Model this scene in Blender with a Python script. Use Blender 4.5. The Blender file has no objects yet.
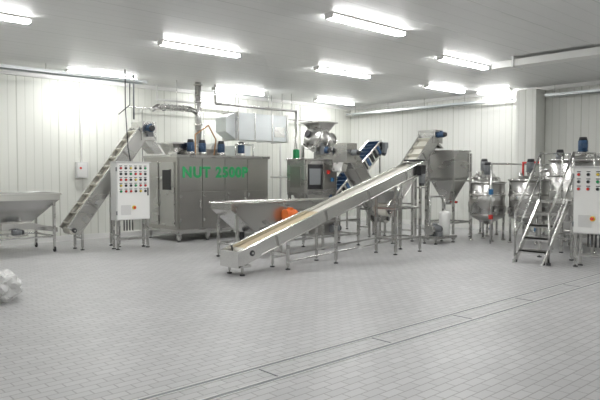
import bpy, bmesh, math, random
from mathutils import Vector, Matrix, noise
random.seed(4)
V=Vector
# ------------------------------------------------------------ materials
def newmat(name):
    m=bpy.data.materials.new(name); m.use_nodes=True
    n=m.node_tree.nodes; l=m.node_tree.links
    return m,n,l,n['Principled BSDF']
def plain(name,col,rough=.5,metal=0.0,bump=0.0,scale=30,var=0.06):
    m,n,l,p=newmat(name)
    tc=n.new('ShaderNodeTexCoord'); no=n.new('ShaderNodeTexNoise')
    no.inputs['Scale'].default_value=scale; no.inputs['Detail'].default_value=3
    l.new(tc.outputs['Object'],no.inputs['Vector'])
    r=n.new('ShaderNodeValToRGB')
    r.color_ramp.elements[0].color=tuple(c*(1-var) for c in col)+(1,)
    r.color_ramp.elements[1].color=tuple(min(1,c*(1+var)) for c in col)+(1,)
    l.new(no.outputs['Fac'],r.inputs['Fac']); l.new(r.outputs['Color'],p.inputs['Base Color'])
    p.inputs['Roughness'].default_value=rough; p.inputs['Metallic'].default_value=metal
    if bump:
        b=n.new('ShaderNodeBump'); b.inputs['Strength'].default_value=bump; b.inputs['Distance'].default_value=.01
        l.new(no.outputs['Fac'],b.inputs['Height']); l.new(b.outputs['Normal'],p.inputs['Normal'])
    return m
def steel(name,col,rough=.32,streak=.035):
    m,n,l,p=newmat(name)
    tc=n.new('ShaderNodeTexCoord'); mp=n.new('ShaderNodeMapping'); mp.inputs['Scale'].default_value=(.8,.8,2.2)
    no=n.new('ShaderNodeTexNoise'); no.inputs['Scale'].default_value=1.6; no.inputs['Detail'].default_value=2
    l.new(tc.outputs['Object'],mp.inputs['Vector']); l.new(mp.outputs['Vector'],no.inputs['Vector'])
    mr=n.new('ShaderNodeMapRange'); mr.inputs['To Min'].default_value=rough-.03; mr.inputs['To Max'].default_value=rough+.04
    l.new(no.outputs['Fac'],mr.inputs['Value']); l.new(mr.outputs['Result'],p.inputs['Roughness'])
    r=n.new('ShaderNodeValToRGB')
    r.color_ramp.elements[0].position=.3; r.color_ramp.elements[1].position=.7
    r.color_ramp.elements[0].color=tuple(c*(1-streak) for c in col)+(1,); r.color_ramp.elements[1].color=tuple(min(1,c*(1+streak)) for c in col)+(1,)
    l.new(no.outputs['Fac'],r.inputs['Fac']); l.new(r.outputs['Color'],p.inputs['Base Color'])
    p.inputs['Metallic'].default_value=1.0
    return m
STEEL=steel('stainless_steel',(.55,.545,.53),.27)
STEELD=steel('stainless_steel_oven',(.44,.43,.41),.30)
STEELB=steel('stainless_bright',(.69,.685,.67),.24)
GALV=steel('galvanised_sheet',(.68,.71,.72),.42)
DARK=plain('dark_rubber',(.035,.036,.04),.6)
GREY=plain('grey_paint',(.20,.21,.22),.5)
CREAM=plain('belt_cream',(.66,.64,.57),.55,scale=8)
TAN=plain('belt_tan',(.55,.46,.30),.55,scale=8)
WHITE=plain('white_paint',(.84,.84,.82),.4,scale=4,var=.02)
CAB=plain('cabinet_grey_paint',(.68,.68,.67),.4,scale=3,var=.03)
BLUE=plain('motor_dark_blue',(.035,.08,.16),.4)
BBLUE=plain('belt_blue',(.03,.08,.18),.5)
ACC=plain('valve_blue',(.04,.17,.36),.4)
ORANGE=plain('motor_orange',(.85,.20,.04),.45)
RED=plain('red_paint',(.65,.04,.03),.4)
GREEN=plain('green_paint',(.02,.33,.11),.6)
YEL=plain('yellow_paint',(.8,.6,.06),.45)
BLACK=plain('black_plastic',(.015,.015,.017),.35)
HOSE=plain('hose_copper',(.45,.25,.12),.5)

def emis(name,col,s):
    m,n,l,p=newmat(name); p.inputs['Base Color'].default_value=(.9,.9,.9,1)
    p.inputs['Emission Color'].default_value=col+(1,); p.inputs['Emission Strength'].default_value=s
    return m
LAMP=emis('lamp_diffuser',(.99,.99,.98),54)

def math_node(n,op,a=None,b=None):
    x=n.new('ShaderNodeMath'); x.operation=op
    if a is not None: x.inputs[0].default_value=a
    if b is not None: x.inputs[1].default_value=b
    return x
def ribbed(name,axis,pitch,col,groove,gw=.08,seam=1.0,rough=.45,bump=.5):
    m,n,l,p=newmat(name)
    tc=n.new('ShaderNodeTexCoord'); s=n.new('ShaderNodeSeparateXYZ'); l.new(tc.outputs['Object'],s.inputs[0])
    def lines(pt,w):
        d=math_node(n,'DIVIDE',b=pt); l.new(s.outputs[axis],d.inputs[0])
        f=math_node(n,'FRACT'); l.new(d.outputs[0],f.inputs[0])
        a=math_node(n,'SUBTRACT',b=.5); l.new(f.outputs[0],a.inputs[0])
        ab=math_node(n,'ABSOLUTE'); l.new(a.outputs[0],ab.inputs[0])
        mr=n.new('ShaderNodeMapRange'); mr.inputs['From Min'].default_value=.5-w; mr.inputs['From Max'].default_value=.5-w*.4
        l.new(ab.outputs[0],mr.inputs['Value']); return mr.outputs['Result']
    a=lines(pitch,gw); b=lines(seam,gw*pitch/seam*1.2)
    am=math_node(n,'MULTIPLY',b=.45); l.new(a,am.inputs[0])
    mx=math_node(n,'MAXIMUM'); l.new(am.outputs[0],mx.inputs[0]); l.new(b,mx.inputs[1])
    no=n.new('ShaderNodeTexNoise'); no.inputs['Scale'].default_value=.7; l.new(tc.outputs['Object'],no.inputs['Vector'])
    r=n.new('ShaderNodeValToRGB'); r.color_ramp.elements[0].color=tuple(c*.95 for c in col)+(1,); r.color_ramp.elements[1].color=tuple(c for c in col)+(1,)
    l.new(no.outputs['Fac'],r.inputs['Fac'])
    mix=n.new('ShaderNodeMix'); mix.data_type='RGBA'; l.new(mx.outputs[0],mix.inputs['Factor'])
    l.new(r.outputs['Color'],mix.inputs['A']); mix.inputs['B'].default_value=groove+(1,)
    l.new(mix.outputs['Result'],p.inputs['Base Color'])
    inv=math_node(n,'SUBTRACT',a=1.0); l.new(mx.outputs[0],inv.inputs[1])
    bp=n.new('ShaderNodeBump'); bp.inputs['Strength'].default_value=bump; bp.inputs['Distance'].default_value=.01
    l.new(inv.outputs[0],bp.inputs['Height']); l.new(bp.outputs['Normal'],p.inputs['Normal'])
    p.inputs['Roughness'].default_value=rough
    return m
WALLX=ribbed('wall_panel_x','X',.2,(.79,.80,.745),(.56,.57,.51))
WALLY=ribbed('wall_panel_y','Y',.2,(.80,.805,.765),(.58,.585,.53))
CEIL=ribbed('ceiling_panel','Y',.3,(.79,.795,.785),(.62,.63,.61),gw=.05,seam=1.2,bump=.3)

def floor_mat():
    m,n,l,p=newmat('floor_tiles')
    tc=n.new('ShaderNodeTexCoord')
    b=n.new('ShaderNodeTexBrick'); b.inputs['Scale'].default_value=1
    b.inputs['Brick Width'].default_value=.2; b.inputs['Row Height'].default_value=.1
    b.inputs['Mortar Size'].default_value=.0065; b.inputs['Mortar Smooth'].default_value=.3; b.inputs['Bias'].default_value=0
    b.inputs['Color1'].default_value=(.465,.463,.467,1); b.inputs['Color2'].default_value=(.525,.522,.525,1); b.inputs['Mortar'].default_value=(.31,.305,.305,1)
    l.new(tc.outputs['Object'],b.inputs['Vector'])
    no=n.new('ShaderNodeTexNoise'); no.inputs['Scale'].default_value=.45; no.inputs['Detail'].default_value=4
    l.new(tc.outputs['Object'],no.inputs['Vector'])
    r=n.new('ShaderNodeValToRGB'); r.color_ramp.elements[0].position=.3; r.color_ramp.elements[0].color=(.88,.88,.88,1); r.color_ramp.elements[1].position=.7; r.color_ramp.elements[1].color=(1,1,1,1)
    l.new(no.outputs['Fac'],r.inputs['Fac'])
    mix=n.new('ShaderNodeMix'); mix.data_type='RGBA'; mix.blend_type='MULTIPLY'; mix.inputs['Factor'].default_value=1
    l.new(b.outputs['Color'],mix.inputs['A']); l.new(r.outputs['Color'],mix.inputs['B'])
    l.new(mix.outputs['Result'],p.inputs['Base Color'])
    bp=n.new('ShaderNodeBump'); bp.invert=True; bp.inputs['Strength'].default_value=.25; bp.inputs['Distance'].default_value=.004
    l.new(b.outputs['Fac'],bp.inputs['Height']); l.new(bp.outputs['Normal'],p.inputs['Normal'])
    p.inputs['Roughness'].default_value=.40
    return m
FLOOR=floor_mat()

# ------------------------------------------------------------ mesh builder
class B:
    def __init__(s,name): s.name=name; s.bm=bmesh.new(); s.mats=[]
    def mi(s,m):
        if m not in s.mats: s.mats.append(m)
        return s.mats.index(m)
    def quad(s,pts,m,smooth=False):
        f=s.bm.faces.new([s.bm.verts.new(p) for p in pts]); f.material_index=s.mi(m); f.smooth=smooth; return f
    def obox(s,c,ax,ay,az,m):
        c=V(c); ax=V(ax);ay=V(ay);az=V(az)
        vs=[s.bm.verts.new(c+i*ax+j*ay+k*az) for i in(-1,1) for j in(-1,1) for k in(-1,1)]
        for q in((0,1,3,2),(4,6,7,5),(0,4,5,1),(2,3,7,6),(0,2,6,4),(1,5,7,3)):
            f=s.bm.faces.new([vs[i] for i in q]); f.material_index=s.mi(m)
    def box(s,x0,x1,y0,y1,z0,z1,m):
        s.obox(((x0+x1)/2,(y0+y1)/2,(z0+z1)/2),((x1-x0)/2,0,0),(0,(y1-y0)/2,0),(0,0,(z1-z0)/2),m)
    def beam(s,p,q,w,h,m,ref=(0,0,1)):
        p=V(p);q=V(q);d=q-p; u=d.normalized(); ref=V(ref)
        if abs(u.dot(ref))>.99: ref=V((1,0,0))
        sd=u.cross(ref).normalized(); up=sd.cross(u)
        s.obox((p+q)/2,d/2,sd*w/2,up*h/2,m)
    def cyl(s,p,q,r,m,r2=None,seg=20,caps=True):
        p=V(p);q=V(q);r2=r if r2 is None else r2
        u=(q-p).normalized(); ref=V((0,0,1)) if abs(u.z)<.9 else V((1,0,0))
        a=u.cross(ref).normalized(); b=u.cross(a)
        A=[];C=[]
        for i in range(seg):
            t=2*math.pi*i/seg; o=a*math.cos(t)+b*math.sin(t)
            A.append(s.bm.verts.new(p+o*r)); C.append(s.bm.verts.new(q+o*r2))
        for i in range(seg):
            j=(i+1)%seg; f=s.bm.faces.new((A[i],A[j],C[j],C[i])); f.material_index=s.mi(m); f.smooth=True
        if caps:
            for L in(A[::-1],C):
                f=s.bm.faces.new(L); f.material_index=s.mi(m)
    def lathe(s,cx,cy,prof,m,seg=40):
        rings=[]
        for r,z in prof:
            if r<1e-4: rings.append([s.bm.verts.new((cx,cy,z))])
            else: rings.append([s.bm.verts.new((cx+r*math.cos(2*math.pi*i/seg),cy+r*math.sin(2*math.pi*i/seg),z)) for i in range(seg)])
        for a,b in zip(rings,rings[1:]):
            for i in range(seg):
                j=(i+1)%seg
                if len(a)==1 and len(b)==1: continue
                if len(a)==1: vs=(a[0],b[j],b[i])
                elif len(b)==1: vs=(a[i],a[j],b[0])
                else: vs=(a[i],a[j],b[j],b[i])
                f=s.bm.faces.new(vs); f.material_index=s.mi(m); f.smooth=True
    def sphere(s,c,r,m):
        g=bmesh.ops.create_uvsphere(s.bm,u_segments=12,v_segments=8,radius=r,matrix=Matrix.Translation(V(c)))
        k=s.mi(m)
        for v in g['verts']:
            for f in v.link_faces: f.material_index=k; f.smooth=True
    def tube(s,pts,r,m):
        for a,b in zip(pts,pts[1:]): s.cyl(a,b,r,m,seg=12)
        for a in pts[1:-1]: s.sphere(a,r*1.02,m)
    def prism(s,pts,vec,m):
        vec=V(vec); A=[s.bm.verts.new(V(p)) for p in pts]; C=[s.bm.verts.new(V(p)+vec) for p in pts]
        k=s.mi(m); n=len(A)
        for L in(A[::-1],C): s.bm.faces.new(L).material_index=k
        for i in range(n):
            j=(i+1)%n; s.bm.faces.new((A[i],A[j],C[j],C[i])).material_index=k
    def xz(s,pts,y0,y1,m): s.prism([(x,y0,z) for x,z in pts],(0,y1-y0,0),m)
    def hopper(s,lo,hi,z0,z1,m,t=.012,rim=True,floor=True):
        def rect(r,z,o): return [V((r[0]+o,r[2]+o,z)),V((r[1]-o,r[2]+o,z)),V((r[1]-o,r[3]-o,z)),V((r[0]+o,r[3]-o,z))]
        a,b=rect(lo,z0,0),rect(hi,z1,0); ai,bi=rect(lo,z0+(t if floor else 0),t),rect(hi,z1,t)
        for i in range(4):
            j=(i+1)%4
            s.quad((a[i],a[j],b[j],b[i]),m); s.quad((ai[j],ai[i],bi[i],bi[j]),m); s.quad((b[i],b[j],bi[j],bi[i]),m)
        if floor: s.quad(a[::-1],m); s.quad(ai,m)
        if rim:
            w=.035
            s.box(hi[0]-w,hi[1]+w,hi[2]-w,hi[2],z1-.03,z1+.01,m); s.box(hi[0]-w,hi[1]+w,hi[3],hi[3]+w,z1-.03,z1+.01,m)
            s.box(hi[0]-w,hi[0],hi[2],hi[3],z1-.03,z1+.01,m); s.box(hi[1],hi[1]+w,hi[2],hi[3],z1-.03,z1+.01,m)
    def leg(s,x,y,z,m=None,w=.05):
        m=m or STEEL
        s.box(x-w/2,x+w/2,y-w/2,y+w/2,.06,z,m); s.cyl((x,y,.015),(x,y,.07),.016,STEEL,seg=10); s.cyl((x,y,0),(x,y,.02),.045,DARK,seg=14)
    def wheel(s,x,y,r=.06):
        s.cyl((x-.018,y,r),(x+.018,y,r),r,DARK,seg=16); s.box(x-.03,x+.03,y-.02,y+.02,r,r*2.3,STEEL)
    def motor(s,p,d,r,L,m):
        p=V(p);d=V(d).normalized()
        s.cyl(p,p+d*L*.75,r,m); s.cyl(p+d*L*.75,p+d*L,r*.92,DARK,r2=r*.75)
        s.cyl(p-d*.02,p,r*1.15,m)
        for i in range(5):
            q=p+d*L*(.1+i*.13); s.cyl(q,q+d*.012,r*1.08,m)
        q=p+d*L*.35; o=V((0,0,1)) if abs(d.z)<.7 else V((-.7,-.7,0)).normalized()
        a=d; c=a.cross(o)
        s.obox(q+o*r*1.1,a*L*.14,c*r*.45,o*r*.3,m)
    def done(s,bevel=.004,parent=None):
        bm=s.bm; bmesh.ops.recalc_face_normals(bm,faces=bm.faces)
        xs=[v.co.x for v in bm.verts]; ys=[v.co.y for v in bm.verts]; zs=[v.co.z for v in bm.verts]
        o=V(((min(xs)+max(xs))/2,(min(ys)+max(ys))/2,min(zs)))
        bmesh.ops.translate(bm,vec=-o,verts=bm.verts)
        me=bpy.data.meshes.new(s.name); bm.to_mesh(me); bm.free()
        for m in s.mats: me.materials.append(m)
        ob=bpy.data.objects.new(s.name,me); ob.location=o; bpy.context.collection.objects.link(ob)
        if bevel:
            md=ob.modifiers.new('bevel','BEVEL'); md.width=bevel; md.segments=1; md.limit_method='ANGLE'; md.angle_limit=math.radians(50)
        return ob
def slab(name,x0,x1,y0,y1,z0,z1,m):
    bm=bmesh.new(); bmesh.ops.create_cube(bm,size=1)
    for v in bm.verts: v.co=V(((v.co.x+.5)*(x1-x0)+x0,(v.co.y+.5)*(y1-y0)+y0,(v.co.z+.5)*(z1-z0)+z0))
    me=bpy.data.meshes.new(name); bm.to_mesh(me); bm.free(); me.materials.append(m)
    ob=bpy.data.objects.new(name,me); bpy.context.collection.objects.link(ob); return ob

# ------------------------------------------------------------ room
XW,YW,H=16.8,15.4,4.15; X0,Y0=-3.0,-3.0; HC=H-.012
slab('floor',X0-.2,XW+.2,Y0-.2,YW+.2,-.2,0,FLOOR)
slab('ceiling',X0-.2,XW+.2,Y0-.2,YW+.2,H,H+.2,CEIL)
slab('wall_north',X0,XW,YW,YW+.2,0,H,WALLX)
slab('wall_east',XW,XW+.2,Y0,YW,0,H,WALLY)
slab('wall_south',X0,XW,Y0-.2,Y0,0,H,WALLX)
slab('wall_west',X0-.2,X0,Y0,YW,0,H,WALLY)
slab('baseboard_north',X0,XW-.03,YW-.03,YW,0,.14,WHITE)
slab('baseboard_east',XW-.03,XW,Y0,YW-.03,0,.14,WHITE)
slab('trim_1',X0,XW-.08,YW-.08,YW,H-.1,H,WHITE)
slab('trim_2',XW-.08,XW,Y0,YW-.08,H-.1,H,WHITE)
b=B('wall_column'); b.box(16.25,16.76,8.0,8.6,0,H-.1,WALLY); b.box(16.22,16.76,7.97,8.63,0,.14,WHITE); b.done()

b=B('floor_drain_channel')
for y in(4.13,3.80):
    b.box(-2,16.7,y-.035,y-.022,0,.006,CAB); b.box(-2,16.7,y+.022,y+.035,0,.006,CAB); b.box(-2,16.7,y-.022,y+.022,0,.003,GREY)
for i in range(0,12):
    x=-1.2+i*1.5; b.box(x,x+.012,3.83,4.10,0,.004,GREY)
b.done(0)

# ------------------------------------------------------------ ceiling lights
def lamp(x,y,alongx=True,L=1.75,w=.14):
    b=B('ceiling_light')
    a,c=(L/2,w/2) if alongx else (w/2,L/2)
    b.box(x-a-.03,x+a+.03,y-c-.02,y+c+.02,H-.035,H,WHITE)
    b.box(x-a,x+a,y-c,y+c,H-.08,H-.035,LAMP)
    if alongx:
        for e in(-1,1): b.box(x+e*(a+.015)-.015,x+e*(a+.015)+.015,y-c-.01,y+c+.01,H-.085,H-.03,WHITE)
    else:
        for e in(-1,1): b.box(x-a-.01,x+a+.01,y+e*(c+.015)-.015,y+e*(c+.015)+.015,H-.085,H-.03,WHITE)
    b.done(0)
for x,y in [(6.7,14.4),(10.9,14.4),(14.8,14.3),(2.6,14.4),(2.6,10.05),(6.7,10.05),(10.7,10.05),(14.85,10.0),(11.7,7.4),(7.6,6.6),(3,5.0),(13.0,2.0),(8.0,1.5),(2,0),(8,-1.6)]:
    lamp(x,y)
lamp(16.3,9.3,False,1.0,.12)

b=B('ceiling_cable_duct')
b.box(12.0,12.35,-2.5,6.9,H-.2,H-.06,WHITE)
b.box(12.03,12.32,6.9,6.93,H-.19,H-.07,GREY)
for y in(-1,1.5,4,6.4): b.box(11.97,12.38,y,y+.05,H-.22,H,CAB)
b.done()
def tray(name,p,q,w=.2,z=3.95):
    b=B(name); p=V((p[0],p[1],z)); q=V((q[0],q[1],z)); d=(q-p).normalized(); sd=V((-d.y,d.x,0))
    for e in(-1,1): b.beam(p+sd*e*w/2,q+sd*e*w/2,.012,.07,GALV)
    n=int((q-p).length/.3)
    for i in range(n+1):
        c=p+d*min((q-p).length,i*.3); b.beam(c-sd*w/2,c+sd*w/2,.03,.012,GALV)
    for e in(-.06,-.02,.03,.07): b.cyl(p+sd*e,q+sd*e,.014,GREY if e>0 else DARK,seg=8)
    n=int((q-p).length/1.5)
    for i in range(n+1):
        c=p+d*(i*1.5+.1)
        if (c-p).length<(q-p).length: b.cyl(c,(c.x,c.y,HC),.008,STEEL,seg=8)
    b.done(0)
tray('cable_tray',(-1,13.75),(7.5,13.75),.25)
tray('cable_tray',(16.5,8.8),(16.5,15.2),.3,3.85)
tray('cable_tray',(16.5,0),(16.5,7.8),.3,3.85)

# ------------------------------------------------------------ generic incline conveyor (runs along X)
def incline(name,x0,z0,x1,z1,y0,y1,side=.22,belt=CREAM,legs=(),cleats=0,motor=None,mat=STEEL,belt2=None):
    b=B(name); p=V((x0,0,z0)); q=V((x1,0,z1)); d=(q-p); L=d.length; u=d.normalized()
    n=V((-u.z,0,u.x)); n=n if n.z>0 else -n
    ym=(y0+y1)/2; Y=lambda v,y: V((v.x,y,v.z))
    for y in(y0+.012,y1-.012):
        b.beam(Y(p,y),Y(q,y),.024,side,mat,ref=n)
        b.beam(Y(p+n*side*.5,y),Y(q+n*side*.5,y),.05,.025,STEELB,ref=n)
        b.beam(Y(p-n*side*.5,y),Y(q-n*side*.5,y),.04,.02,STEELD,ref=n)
    w=(y1-y0)-.06
    k=max(1,int(L/1.2))
    if belt2:
        m_=p+d*.38
        b.beam(Y(p+n*side*.2,ym),Y(m_+n*side*.2,ym),w,.02,belt2,ref=n); b.beam(Y(m_+n*side*.2,ym),Y(q+n*side*.2,ym),w,.02,belt,ref=n)
    else: b.beam(Y(p+n*side*.2,ym),Y(q+n*side*.2,ym),w,.02,belt,ref=n)
    b.beam(Y(p-n*side*.3,ym),Y(q-n*side*.3,ym),w,.014,mat,ref=n)
    for e in(p+u*.04,q-u*.04): b.cyl(Y(e,y0+.03),Y(e,y1-.03),side*.3,belt,seg=16)
    for e in(p+u*.04,q-u*.04):
        for y,s in((y0,-1),(y1,1)):
            b.cyl(Y(e,y),Y(e,y+s*.03),.05,DARK,seg=14); b.cyl(Y(e,y),Y(e,y+s*.045),.02,STEELB,seg=10)
    for i in range(cleats):
        c=p+d*((i+.5)/cleats)+n*side*.38
        b.obox(Y(c,ym),u*.012,(0,w/2,0),n*side*.17,belt)
    for i in range(k):
        c=p+d*((i+.5)/k)
        for y,s in((y0,-1),(y1,1)): b.obox(Y(c,y+s*.008),u*.02,(0,.01,0),n*side*.45,STEELD)
    for t in legs:
        c=p+d*t; zt=c.z-side*.45
        for y in(y0+.02,y1-.02): b.leg(c.x,y,zt)
        if zt>.5: b.box(c.x-.02,c.x+.02,y0,y1,.25,.29,mat)
        if zt>1.2: b.box(c.x-.02,c.x+.02,y0,y1,zt*.6,zt*.6+.04,mat)
    if motor:
        m_,side_=motor; e=q-u*.05
        y=y0 if side_<0 else y1
        b.obox(Y(e,y+side_*.09),(.08,0,0),(0,.06,0),(0,0,.09),GREY)
        b.motor(Y(e,y+side_*.09)+V((0,0,-.06)),(-.3,0,-1),.075,.26,m_)
    return b,p,q,u,n

# --- main inclined conveyor
b,p,q,u,n=incline('inclined_belt_conveyor',6.3,.36,11.15,1.86,8.05,8.52,.22,CREAM,(.18,),0,None,STEELB,belt2=TAN)
zc=lambda x:.36+(x-6.3)/4.85*1.5-.11
for x in(10.15,11.0):
    for y in(8.02,8.55): b.leg(x,y,zc(x))
    b.box(x-.02,x+.02,8.02,8.55,.3,.34,STEEL); b.box(x-.02,x+.02,8.02,8.55,.95,.99,STEEL)
for y in(8.02,8.55):
    b.box(10.15,11.0,y-.02,y+.02,.3,.34,STEEL); b.box(10.15,11.0,y-.02,y+.02,.95,.99,STEEL)
    b.beam((8.35,y,.22),(10.15,y,.32),.03,.03,STEEL)
    b.leg(8.35,y,zc(8.35)); b.beam((7.17,y,.16),(8.35,y,.22),.03,.03,STEEL)
b.box(6.05,6.32,8.03,8.54,.14,.18,STEELB)
for y in(8.03,8.525): b.xz([(6.05,.14),(6.55,.30),(6.5,.54),(6.05,.42)],y,y+.015,STEELB)
b.box(6.04,6.06,8.03,8.54,.14,.42,STEELB)
for y in(8.1,8.46): b.leg(6.18,y,.15,w=.04)
b.obox((11.0,8.0,1.78),(.09,0,0),(0,.06,0),(0,0,.11),BLACK)
b.motor((11.0,7.98,1.68),(0,0,-1),.07,.24,GREY)
b.box(11.15,11.3,8.04,8.53,1.64,1.98,STEEL)
b.box(10.98,11.28,8.1,8.46,1.98,2.02,BLACK)
b.done()

# --- left inclined conveyor
b,p,q,u,n=incline('elevator_belt_conveyor',5.45,.42,7.2,2.72,13.25,13.7,.32,CREAM,(.12,.62),11,None,STEEL)
b.box(7.12,7.5,13.2,13.75,2.5,2.95,STEEL); b.xz([(7.2,2.5),(7.5,2.5),(7.72,2.2),(7.5,2.2)],13.28,13.68,STEEL)
b.motor((7.3,13.18,2.78),(-.2,-1,0),.08,.24,BLUE)
b.obox((7.3,13.16,2.66),(.07,0,0),(0,.05,0),(0,0,.07),GREY)
b.done()

# --- left in-feed hopper
b=B('infeed_hopper')
b.hopper((3.35,5.2,13.35,14.6),(3.35,5.2,13.35,14.6),1.14,1.28,STEELB,floor=False)
b.hopper((4.15,4.7,13.75,14.2),(3.36,5.19,13.36,14.59),.62,1.14,STEELB,rim=False)
b.box(4.1,4.75,13.7,14.25,.50,.64,STEEL); b.xz([(4.7,.5),(5.3,.40),(5.3,.5),(4.7,.64)],13.75,14.2,STEEL)
for x in(3.5,5.1):
    for y in(13.42,14.53):
        b.box(x-.025,x+.025,y-.025,y+.025,.12,1.2,STEEL); b.wheel(x,y)
for y in(13.42,14.53): b.box(3.5,5.1,y-.02,y+.02,.32,.36,STEEL)
for x in(3.5,5.1): b.box(x-.02,x+.02,13.42,14.53,.32,.36,STEEL)
b.motor((4.3,13.6,.45),(1,0,0),.065,.22,GREY); b.box(4.2,4.6,13.56,13.72,.36,.41,STEEL)
b.done()

# --- control cabinets
def cabinet(name,o,U,N,w,h,dep,rows,cols):
    b=B(name); o=V(o);U=V(U);N=V(N);Z=V((0,0,1))
    def bx(u0,u1,z0,z1,n0,n1,m): b.obox(o+U*(u0+u1)/2+Z*(z0+z1)/2+N*(n0+n1)/2,U*(u1-u0)/2,Z*(z1-z0)/2,N*(n1-n0)/2,m)
    bx(0,w,0,h,-dep,0,CAB); bx(.02,w-.02,.02,h-.02,0,.018,WHITE)
    bx(-.02,w+.02,h,h+.02,-dep-.02,.04,CAB)
    bx(w-.07,w-.045,h*.42,h*.56,.018,.035,BLACK)
    for zz in(.12,h-.2): bx(-.012,.012,zz,zz+.09,-.01,.02,GREY)
    cl=[RED,GREEN,BLACK,BLACK,RED,BLACK,YEL]
    z=h-.13
    for r in range(rows):
        for c in range(cols):
            x=.1+(w-.22)*(c/(cols-1)); P=o+U*x+Z*(z-r*.13)
            m=cl[(c*3+r*2)%7]
            b.cyl(P+N*.018,P+N*.024,.032,GREY,seg=14); b.cyl(P+N*.02,P+N*.05,.023,m,seg=14)
            bx(x-.035,x+.035,z-r*.13+.043,z-r*.13+.058,.018,.021,BLACK)
    bx(.1,.34,.12,.34,.018,.022,CAB); P=o+U*(w*.5)+Z*.28
    b.cyl(P+N*.018,P+N*.05,.045,YEL,seg=16); b.cyl(P+N*.05,P+N*.075,.03,RED,seg=16)
    for u_ in(.04,w-.04):
        for n_ in(-.04,-dep+.04):
            c=o+U*u_+N*n_; b.leg(c.x,c.y,o.z,w=.045)
    for n_ in(-.04,-dep+.04): b.beam(V((o.x,o.y,.22))+U*.04+N*n_,V((o.x,o.y,.22))+U*(w-.04)+N*n_,.03,.03,STEEL)
    for k in range(4):
        P=o+U*(w*.3+k*.07)+N*(-dep*.5); b.cyl(P+Z*-.25,P,.014,BLACK,seg=8)
    b.done()
cabinet('control_cabinet',(6.23,12.75,.66),(1,0,0),(0,-1,0),.82,1.3,.28,5,6)
cabinet('control_cabinet',(11.25,4.80,.62),(0,-1,0),(-1,0,0),.72,1.2,.3,3,4)

# --- roasting oven
b=B('roasting_oven')
ox0,ox1,oy0,oy1=8.0,10.9,13.1,14.75
b.box(ox0,ox1,oy0,oy1,.28,2.12,STEELD)
b.box(ox0-.04,ox1+.04,oy0-.04,oy1+.04,2.12,2.18,STEEL)
b.box(ox0-.02,ox1+.02,oy0-.02,oy1+.02,.22,.30,STEEL)
xs=[ox0+.03,8.72,9.42,10.16,ox1-.03]
for a,c in zip(xs,xs[1:]):
    b.box(a+.008,c-.008,oy0-.03,oy0,1.27,2.09,STEELD); b.box(a+.008,c-.008,oy0-.03,oy0,.34,1.25,STEELD)
    b.tube([(c-.1,oy0-.03,.85),(c-.1,oy0-.08,.85),(c-.1,oy0-.08,1.05),(c-.1,oy0-.03,1.05)],.012,STEELB)
    for z in(.5,1.1): b.box(a+.02,a+.07,oy0-.045,oy0-.03,z,z+.08,STEELB)
b.box(9.5,9.54,oy0-.05,oy0-.03,.4,1.22,STEEL); b.box(10.04,10.08,oy0-.05,oy0-.03,.4,1.22,STEEL)
b.box(ox0-.03,ox0,oy0+.12,oy0+.8,.4,2.0,STEEL); b.box(ox0-.04,ox0-.02,oy0+.25,oy0+.65,1.3,1.8,BLACK); b.box(ox0-.03,ox0,oy0+.88,oy1-.1,.4,2.0,STEEL)
b.box(ox0-.05,ox0-.03,oy0+.75,oy0+.79,.9,1.2,STEELB)
for x in(ox0+.1,8.95,9.95,ox1-.1):
    for y in(oy0+.1,oy1-.1): b.leg(x,y,.25,w=.09)
b.hopper((8.1,8.4,13.35,13.8),(7.97,8.6,13.25,13.92),2.18,2.48,STEEL)
b.box(8.9,9.5,13.5,14.3,2.18,2.36,STEELD)
for x,y in((8.42,13.14),(8.82,13.22),(9.5,13.35),(10.2,13.4)):
    b.cyl((x,y,2.18),(x,y,2.26),.115,STEEL); b.motor((x,y,2.26),(0,0,1),.095,.31,BLUE)
b.cyl((9.75,13.9,2.35),(9.75,14.3,2.35),.2,STEEL,seg=24); b.box(9.6,9.9,13.95,14.25,2.18,2.3,STEEL)
b.box(10.35,10.8,13.75,14.35,2.18,2.5,GALV)
b.tube([(8.6,13.2,2.18),(8.6,13.2,2.7),(9.0,13.2,2.95),(9.3,13.3,2.6),(9.3,13.4,2.18)],.018,HOSE)
b.tube([(9.9,13.25,2.18),(9.9,13.25,2.5),(10.5,13.25,2.5),(10.5,13.25,2.18)],.02,STEELB)
oven=b.done()
cu=bpy.data.curves.new('oven_lettering','FONT'); cu.body='NUT 2500P'; cu.size=.37; cu.extrude=.002; cu.offset=.016; cu.space_character=1.15; cu.space_word=1.1
t=bpy.data.objects.new('oven_lettering',cu); bpy.context.collection.objects.link(t); cu.materials.append(GREEN)
t.parent=oven; t.location=V((8.12,oy0-.038,1.62))-oven.location; t.rotation_euler=(math.pi/2,0,0)

b=B('exhaust_chimney')
b.cyl((9.15,13.9,2.37),(9.15,13.9,HC),.085,STEEL)
for z in(2.42,3.0,3.6,4.05): b.cyl((9.15,13.9,z),(9.15,13.9,z+.04),.12,STEELB)
b.tube([(9.15,13.9,3.3),(8.9,13.9,3.42),(7.95,13.9,3.42),(7.75,13.9,3.3)],.06,STEEL)
for i in range(8): b.cyl((8.0+i*.11,13.9,3.42),(8.03+i*.11,13.9,3.42),.075,STEELB)
b.cyl((8.5,13.9,3.42),(8.5,13.9,HC),.008,STEEL,seg=8)
b.done()
b=B('gas_pipe')
b.tube([(8.6,15.1,HC),(8.6,15.1,3.75),(13.1,15.1,3.75),(13.1,15.1,.9)],.03,WHITE)
b.tube([(9.7,13.9,3.62),(12.7,13.9,3.62),(12.7,13.9,1.6)],.036,STEELB)
b.tube([(9.7,13.9,3.62),(9.7,13.9,HC)],.03,STEELB)
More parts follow.
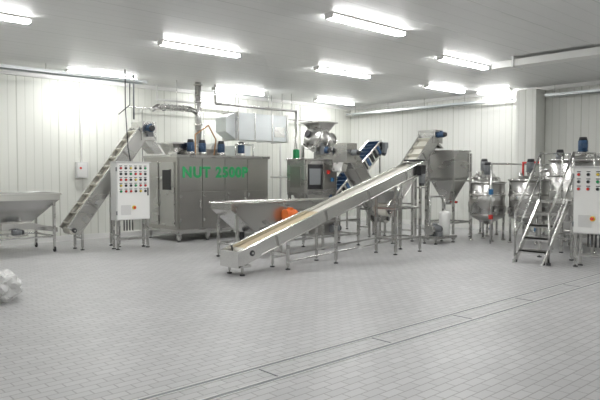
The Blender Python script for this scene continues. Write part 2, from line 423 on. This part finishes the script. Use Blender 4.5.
for x in(10.4,11.6,12.5): b.cyl((x,13.9,3.62),(x,13.9,HC),.008,STEEL,seg=8)
b.tube([(12.7,13.9,1.6),(12.7,15.1,1.6),(13.1,15.1,1.6)],.028,WHITE)
b.box(12.62,12.78,13.84,13.96,2.1,2.45,GREEN)
b.done(0)
b=B('compressed_air_pipe')
b.tube([(7.8,15.2,3.5),(15.8,15.2,3.5)],.018,STEELB)
for x in(8.2,10.2,13.8,15.4): b.tube([(x,15.2,3.5),(x,15.2,1.9)],.013,STEELB); b.box(x-.04,x+.04,15.15,15.25,1.78,1.92,GREY)
for x in(8.9,12.0,14.6): b.box(x-.02,x+.02,15.18,15.3,3.47,3.53,GREY)
b.done(0)
b=B('cable_conduit')
b.tube([(7.3,13.95,HC),(7.3,13.95,3.05)],.022,GREY); b.tube([(7.2,13.95,HC),(7.2,13.95,3.4),(6.9,13.95,3.15)],.012,DARK); b.tube([(6.75,13.3,HC),(6.75,13.3,3.2),(6.65,13.0,2.3),(6.65,12.9,2.0)],.012,DARK)
b.done(0)

b=B('ventilation_duct')
b.box(10.55,12.4,14.0,14.7,2.68,3.45,GALV)
b.xz([(10.2,2.9),(10.55,2.68),(10.55,3.45),(10.2,3.3)],14.1,14.6,GALV)
for x in(11.15,11.8): b.box(x,x+.04,13.98,14.72,2.66,3.47,STEEL)
b.box(10.53,10.57,13.97,14.73,2.65,3.48,STEEL); b.box(12.38,12.44,13.97,14.73,2.65,3.48,STEEL)
b.box(11.9,12.3,13.98,14.0,2.8,3.1,STEEL)
for x in(10.65,12.3):
    for y in(14.1,14.6): b.cyl((x,y,3.45),(x,y,HC),.01,STEEL,seg=8)
b.done()

# --- vibrating feeder / inspection table
b=B('vibrating_feeder_table')
y0,y1=9.7,10.4; A=7.15
for y in(y0,y1-.015):
    b.xz([(A,1.12),(8.5,1.12),(8.5,.60),(7.75,.50),(A,.98)],y,y+.015,STEEL)
b.prism([(A,y0,.98),(7.75,y0,.50),(7.75,y0,.515),(A,y0,.995)],(0,y1-y0,0),STEELB)
b.prism([(7.75,y0,.50),(8.5,y0,.60),(8.5,y0,.62),(7.75,y0,.52)],(0,y1-y0,0),STEELB)
b.box(A-.02,A,y0,y1,.98,1.13,STEELB)
b.box(A-.04,8.52,y0-.035,y0+.01,1.1,1.135,STEELB); b.box(A-.04,8.52,y1-.01,y1+.035,1.1,1.135,STEELB)
b.box(8.5,8.52,y0,y1,.60,.98,STEEL)
for y in(y0,y1-.015): b.box(8.52,11.0,y,y+.015,.94,1.12,STEEL); b.box(8.52,11.02,y-.02,y+.03,1.1,1.13,STEELB)
b.box(8.52,11.0,y0+.015,y1-.015,1.03,1.06,CREAM); b.box(8.52,11.0,y0+.01,y1-.01,.9,.93,STEEL)
for x in(8.62,10.92): b.cyl((x,y0+.02,1.0),(x,y1-.02,1.0),.05,CREAM)
for y in(y0+.03,y1-.03):
    for x in(7.3,8.45,9.7,10.9): b.leg(x,y,.92 if x>8.6 else (.88 if x<8 else .62))
    b.box(7.3,10.9,y-.02,y+.02,.26,.30,STEEL); b.box(8.45,10.9,y-.02,y+.02,.6,.64,STEEL)
for x in(7.3,8.45,9.7,10.9): b.box(x-.02,x+.02,y0,y1,.26,.30,STEEL)
b.box(8.42,8.9,9.6,9.70,.64,.70,GREY)
b.motor((8.45,9.58,.84),(1,0,0),.11,.36,ORANGE); b.box(8.45,8.78,9.5,9.7,.69,.75,ORANGE); b.motor((8.75,10.1,.76),(1,0,0),.1,.34,ORANGE)
b.box(9.1,9.35,9.64,9.7,.66,.9,BLACK); b.box(9.8,10.3,9.8,10.3,.30,.7,STEELD); b.motor((10.0,9.75,.45),(1,0,0),.08,.28,GREY)
b.cyl((7.7,10.1,.30),(7.7,10.1,.50),.05,DARK); b.cyl((8.3,9.8,.30),(8.3,9.8,.58),.05,DARK)
b.done()

# --- central sorting machine
b=B('sorting_machine')
x0,x1,sy=10.72,11.9,11.42
b.box(x0,x1,sy,12.1,1.15,2.06,STEEL)
b.box(x0-.04,x1+.04,sy-.04,12.14,2.06,2.1,STEELB)
b.box(x0+.08,x0+.6,sy-.03,sy,1.3,1.95,BLACK); b.box(x0+.68,x1-.08,sy-.03,sy,1.3,1.95,STEELD)
b.box(x0+.14,x0+.54,sy-.045,sy-.025,1.42,1.84,GREY)
for x in(x0+.05,x0+.64,x1-.05): b.box(x-.02,x+.02,sy-.05,sy,1.2,2.05,STEELB)
b.box(x1-.4,x1-.3,sy-.06,sy-.03,1.7,1.8,RED); b.box(x1-.25,x1-.15,sy-.06,sy-.03,1.5,1.6,ACC)
b.box(x0-.02,x0,11.55,11.95,1.35,1.9,STEELD)
for x in(x0+.05,x1-.05):
    for y in(sy+.05,12.05): b.leg(x,y,1.15,w=.07)
for y in(sy+.05,12.05): b.box(x0,x1,y-.02,y+.02,.45,.5,STEEL)
b.hopper((11.1,11.5,11.65,11.95),(10.9,11.75,11.5,12.05),.75,1.15,STEELD,rim=False)
b.done()
b=B('drum_feeder')
P=V((11.35,11.8,2.70)); Q=V((11.9,11.8,2.48)); d=(Q-P).normalized()
b.cyl(P,Q,.34,STEEL,seg=36)
b.cyl(P-d*.14,P,.16,STEEL,r2=.34,seg=36); b.cyl(Q,Q+d*.1,.34,STEEL,r2=.2,seg=36)
b.cyl(P-d*.01,P+d*.02,.37,STEELB,seg=36); b.cyl(Q-d*.02,Q+d*.01,.37,STEELB,seg=36); b.cyl(P+d*.3,P+d*.33,.355,STEELB,seg=36); b.cyl(P-d*.2,P-d*.14,.1,DARK)
b.hopper((11.5,11.8,11.65,11.95),(11.3,11.95,11.48,12.12),2.8,3.08,STEEL)
for x in(11.25,11.85):
    for y in(11.55,12.05): b.box(x-.03,x+.03,y-.03,y+.03,2.105,2.5,STEEL)
b.box(11.2,11.88,11.5,11.58,2.105,2.3,STEEL)
b.motor((11.45,11.42,2.32),(0,-1,0),.07,.2,BLUE); b.box(11.37,11.53,11.38,11.52,2.22,2.42,GREY)
b.done()

# --- bucket elevator going down to the right
b,p,q,u,n=incline('bucket_elevator',13.3,.42,11.85,2.15,10.75,11.2,.34,CREAM,(.1,.55),8,None,STEEL)
b.box(11.55,11.95,10.72,11.23,2.0,2.5,STEEL); b.xz([(11.5,2.0),(11.7,2.0),(11.6,1.75),(11.42,1.75)],10.8,11.15,STEEL)
b.hopper((13.1,13.4,10.8,11.15),(13.0,13.7,10.65,11.3),.55,.95,STEELB)
b.motor((11.75,10.68,2.25),(0,-1,0),.07,.22,GREY)
b.done()
# --- cleated dark conveyor
b,p,q,u,n=incline('cleated_conveyor',12.75,.85,14.95,2.62,12.3,12.85,.36,BBLUE,(.1,.5,.93),16,(GREY,-1),STEEL)
for i in range(14):
    c=V((12.85,12.28,.95)).lerp(V((14.85,12.28,2.56)),i/13); b.obox(c,u*.05,(0,.012,0),n*.13,BLACK if i%3 else BBLUE)
b.done()
# --- belt elevator towards buffer hopper
b,p,q,u,n=incline('elevator_belt_conveyor',11.55,.75,13.5,2.62,9.35,9.8,.30,CREAM,(.1,.5,.85),9,None,STEELB)
b.box(13.38,13.72,9.3,9.85,2.5,2.85,STEEL); b.motor((13.5,9.27,2.72),(0,-1,0),.07,.22,BLUE); b.xz([(13.55,2.5),(13.72,2.5),(13.9,2.38),(13.78,2.38)],9.38,9.78,STEEL)
b.hopper((11.5,11.75,9.4,9.75),(11.3,11.9,9.25,9.9),1.0,1.3,STEEL)
b.done()
# --- buffer hopper
b=B('buffer_hopper')
hx0,hx1,hy0,hy1=13.75,14.5,8.98,9.78
b.hopper((hx0,hx1,hy0,hy1),(hx0,hx1,hy0,hy1),1.6,2.32,STEEL,floor=False)
b.hopper((13.98,14.25,9.25,9.5),(hx0+.02,hx1-.02,hy0+.02,hy1-.02),1.02,1.6,STEEL,rim=False)
b.cyl((14.12,9.38,.88),(14.12,9.38,1.04),.1,STEELB); b.cyl((14.12,9.25,.95),(14.12,9.1,.95),.03,RED)
for x in(hx0-.03,hx1+.03):
    for y in(hy0-.03,hy1+.03): b.leg(x,y,2.25)
for z in(.4,1.5):
    for y in(hy0-.03,hy1+.03): b.box(hx0,hx1,y-.02,y+.02,z,z+.04,STEEL)
    for x in(hx0-.03,hx1+.03): b.box(x-.02,x+.02,hy0,hy1,z,z+.04,STEEL)
b.done()
# --- pump unit
b=B('pump_unit')
b.box(12.3,13.2,8.5,8.95,.12,.18,STEEL)
for x in(12.38,13.12):
    for y in(8.56,8.89): b.leg(x,y,.14,w=.04)
b.motor((12.45,8.72,.34),(1,0,0),.11,.34,GREY); b.box(12.45,12.8,8.65,8.8,.18,.26,GREY)
b.cyl((12.3,8.72,.34),(12.42,8.72,.34),.13,STEELB); b.tube([(12.35,8.72,.4),(12.35,8.72,1.15),(12.98,8.72,1.15),(12.98,8.72,.76)],.025,STEELB)
b.lathe(12.98,8.72,[(0,.18),(.13,.19),(.14,.7),(.12,.76),(0,.78)],WHITE,24); b.box(12.45,12.6,8.55,8.6,.18,.28,GREY)
b.done()

# --- tanks
def tank(name,x,y,r,zb,zt,motm,rot=0,cone=.2):
    b=B(name)
    b.lathe(x,y,[(0,zb-cone),(.06,zb-cone),(r*.97,zb),(r,zb+.01),(r,zt),(r*.9,zt+.015),(0,zt+.06)],STEEL,48)
    for z in(zb+.03,(zb+zt)/2+.1,zt-.03): b.lathe(x,y,[(r,z),(r+.012,z),(r+.012,z+.03),(r,z+.03)],STEELD,48)
    b.lathe(x,y,[(r,zt-.01),(r+.03,zt-.01),(r+.03,zt+.02),(r*.9,zt+.03)],STEELB,48)
    for k in range(4):
        a=rot+k*math.pi/2+math.pi/4; cx,cy=x+math.cos(a)*(r-.02),y+math.sin(a)*(r-.02)
        b.cyl((cx,cy,.04),(cx,cy,zb+.25),.028,STEEL,seg=12); b.cyl((cx,cy,0),(cx,cy,.04),.055,STEELB,seg=14)
        b.box(cx-.05,cx+.05,cy-.05,cy+.05,zb+.1,zb+.26,STEEL)
    b.box(x-r*.95,x+r*.95,y-.06,y+.06,zt+.05,zt+.10,STEEL)
    b.cyl((x,y,zt+.1),(x,y,zt+.22),.08,STEEL); b.motor((x,y,zt+.22),(0,0,1),.1,.3,motm)
    for sx in(-1,1): b.tube([(x+sx*r*.5-.08,y-r*.4,zt+.03),(x+sx*r*.5-.08,y-r*.4,zt+.10),(x+sx*r*.5+.08,y-r*.4,zt+.10),(x+sx*r*.5+.08,y-r*.4,zt+.03)],.011,STEELB)
    b.cyl((x-r*.4,y+r*.3,zt+.02),(x-r*.4,y+r*.3,zt+.16),.05,STEELB)
    zz=max(.14,zb-cone-.12)
    b.tube([(x,y,zb-cone),(x,y,zz),(x-r*.6,y-r*.6,zz),(x-r*.68,y-r*.68,zz)],.028,STEELB)
    b.box(x-r*.6-.03,x-r*.6+.03,y-r*.6-.03,y-r*.6+.03,zz+.02,zz+.12,ACC)
    d=V((-.7,-.7,0)); c=V((x,y,zb+.45))+d*r
    b.cyl(c,c+d*.06,.015,STEELB,seg=10); b.cyl(c+d*.06,c+d*.08,.05,WHITE,seg=18)
    return b
b=tank('mixing_tank',14.15,8.22,.43,.62,1.48,GREY); b.done(0)
b=tank('mixing_tank',14.4,7.2,.50,.62,1.55,GREY)
b.tube([(14.4,7.4,1.58),(14.4,7.4,1.98),(14.4,6.95,1.98)],.025,RED)
b.done(0)
b=tank('mixing_tank',15.45,6.95,.40,.7,1.8,GREY); b.done(0)
b=tank('mixing_tank',15.3,9.0,.38,.7,1.6,GREY); b.done(0)
b=tank('storage_tank',13.92,5.75,.68,.42,2.0,BLUE,cone=.15)
b.box(13.87,13.97,5.15,5.45,2.05,2.16,STEEL); b.done(0)
b=B('tank_pipework')
b.tube([(13.5,7.75,0),(13.5,7.75,1.95),(16.1,7.75,1.95),(16.1,5.6,1.95),(16.1,5.6,0)],.022,STEELB)
b.tube([(16.1,7.75,1.95),(16.1,7.75,0)],.022,STEELB); b.tube([(16.1,7.75,.9),(16.1,5.6,.9)],.022,STEELB)
b.box(13.46,13.54,7.71,7.79,1.2,1.33,ACC); b.box(13.46,13.54,7.71,7.79,.6,.7,RED)
b.done(0)

# --- stair platform
b=B('platform_stairs')
sy0,sy1=5.22,5.80; zt=1.17
for y in(sy0,sy1): b.xz([(10.93,0),(11.07,0),(12.1,zt),(11.96,zt)],y-.015,y+.015,STEELB)
for i in range(1,5):
    z=zt*i/5; x=11.0+1.0*i/5; b.box(x-.06,x+.20,sy0+.015,sy1-.015,z-.03,z,STEELB); b.box(x-.06,x-.045,sy0+.015,sy1-.015,z-.06,z,STEELB)
b.box(12.0,13.1,sy0-.1,sy1+.05,zt-.05,zt,STEELB)
for x in(12.05,13.05):
    for y in(sy0-.06,sy1+.01): b.leg(x,y,zt-.04)
for y in(sy0-.06,sy1+.01): b.box(12.05,13.05,y-.015,y+.015,.4,.43,STEEL); b.beam((12.05,y,.42),(13.05,y,zt-.1),.025,.025,STEEL)
for x in(12.05,13.05): b.box(x-.015,x+.015,sy0-.06,sy1,.4,.43,STEEL)
for y in(sy1+.02,sy0-.07):
    b.tube([(11.05,y,.05),(11.05,y,.95),(12.05,y,2.12),(13.07,y,2.12),(13.07,y,zt)],.021,STEEL)
    b.tube([(11.05,y,.5),(12.05,y,1.65),(13.07,y,1.65)],.016,STEEL)
    b.cyl((12.05,y,zt-.02),(12.05,y,2.12),.021,STEEL,seg=12); b.cyl((11.05,y,0),(11.05,y,.05),.04,DARK,seg=12)
b.done(0)

b=B('power_cable')
b.tube([(14.9,4.95,HC),(14.9,4.95,3.0),(14.85,4.95,2.3),(14.75,5.0,2.19)],.018,GREEN); b.tube([(15.0,5.0,HC),(15.0,5.0,2.3),(15.0,5.1,1.0),(15.0,5.1,0)],.022,GREY)
b.done(0)
for x,z in((6.4,1.6),(14.1,1.6),(3.9,1.7)):
    b=B('wall_junction_box'); b.box(x,x+.3,YW-.12,YW,z,z+.4,CAB); b.box(x+.03,x+.27,YW-.13,YW-.12,z+.03,z+.37,WHITE); b.cyl((x+.15,YW-.04,z+.4),(x+.15,YW-.04,H-.1),.018,WHITE,seg=10); b.cyl((x+.1,YW-.14,z+.25),(x+.1,YW-.12,z+.25),.03,RED,seg=12); b.done()

# --- plastic bag heap lower left
bm=bmesh.new(); bmesh.ops.create_icosphere(bm,subdivisions=4,radius=1)
for v in bm.verts:
    c=v.co.copy(); k=1+.28*noise.noise(c*2.1)+.14*abs(noise.noise(c*5.3))+.06*noise.noise(c*11)
    v.co=V((c.x*.27*k,c.y*.36*k,max(0,.17+c.z*.21*k)))
me=bpy.data.meshes.new('plastic_bag'); bm.to_mesh(me); bm.free()
PL=plain('plastic_film',(.80,.80,.79),.25,bump=.4,scale=9); PL.node_tree.nodes['Principled BSDF'].inputs['Transmission Weight'].default_value=.15
me.materials.append(PL)
o=bpy.data.objects.new('plastic_bag',me); o.location=(2.58,8.8,0); bpy.context.collection.objects.link(o)

# ------------------------------------------------------------ world + camera
w=bpy.data.worlds.new('world'); bpy.context.scene.world=w; w.use_nodes=True
w.node_tree.nodes['Background'].inputs[0].default_value=(.85,.87,.9,1); w.node_tree.nodes['Background'].inputs[1].default_value=.3
cam=bpy.data.cameras.new('camera'); cam.sensor_width=36; cam.lens=36.66; cam.clip_end=100
co=bpy.data.objects.new('camera',cam); bpy.context.collection.objects.link(co)
co.location=(0,0,1.7); co.rotation_euler=(math.radians(90-2.44),0,-math.radians(42.77))
bpy.context.scene.camera=co
bpy.context.scene.view_settings.view_transform='Standard'
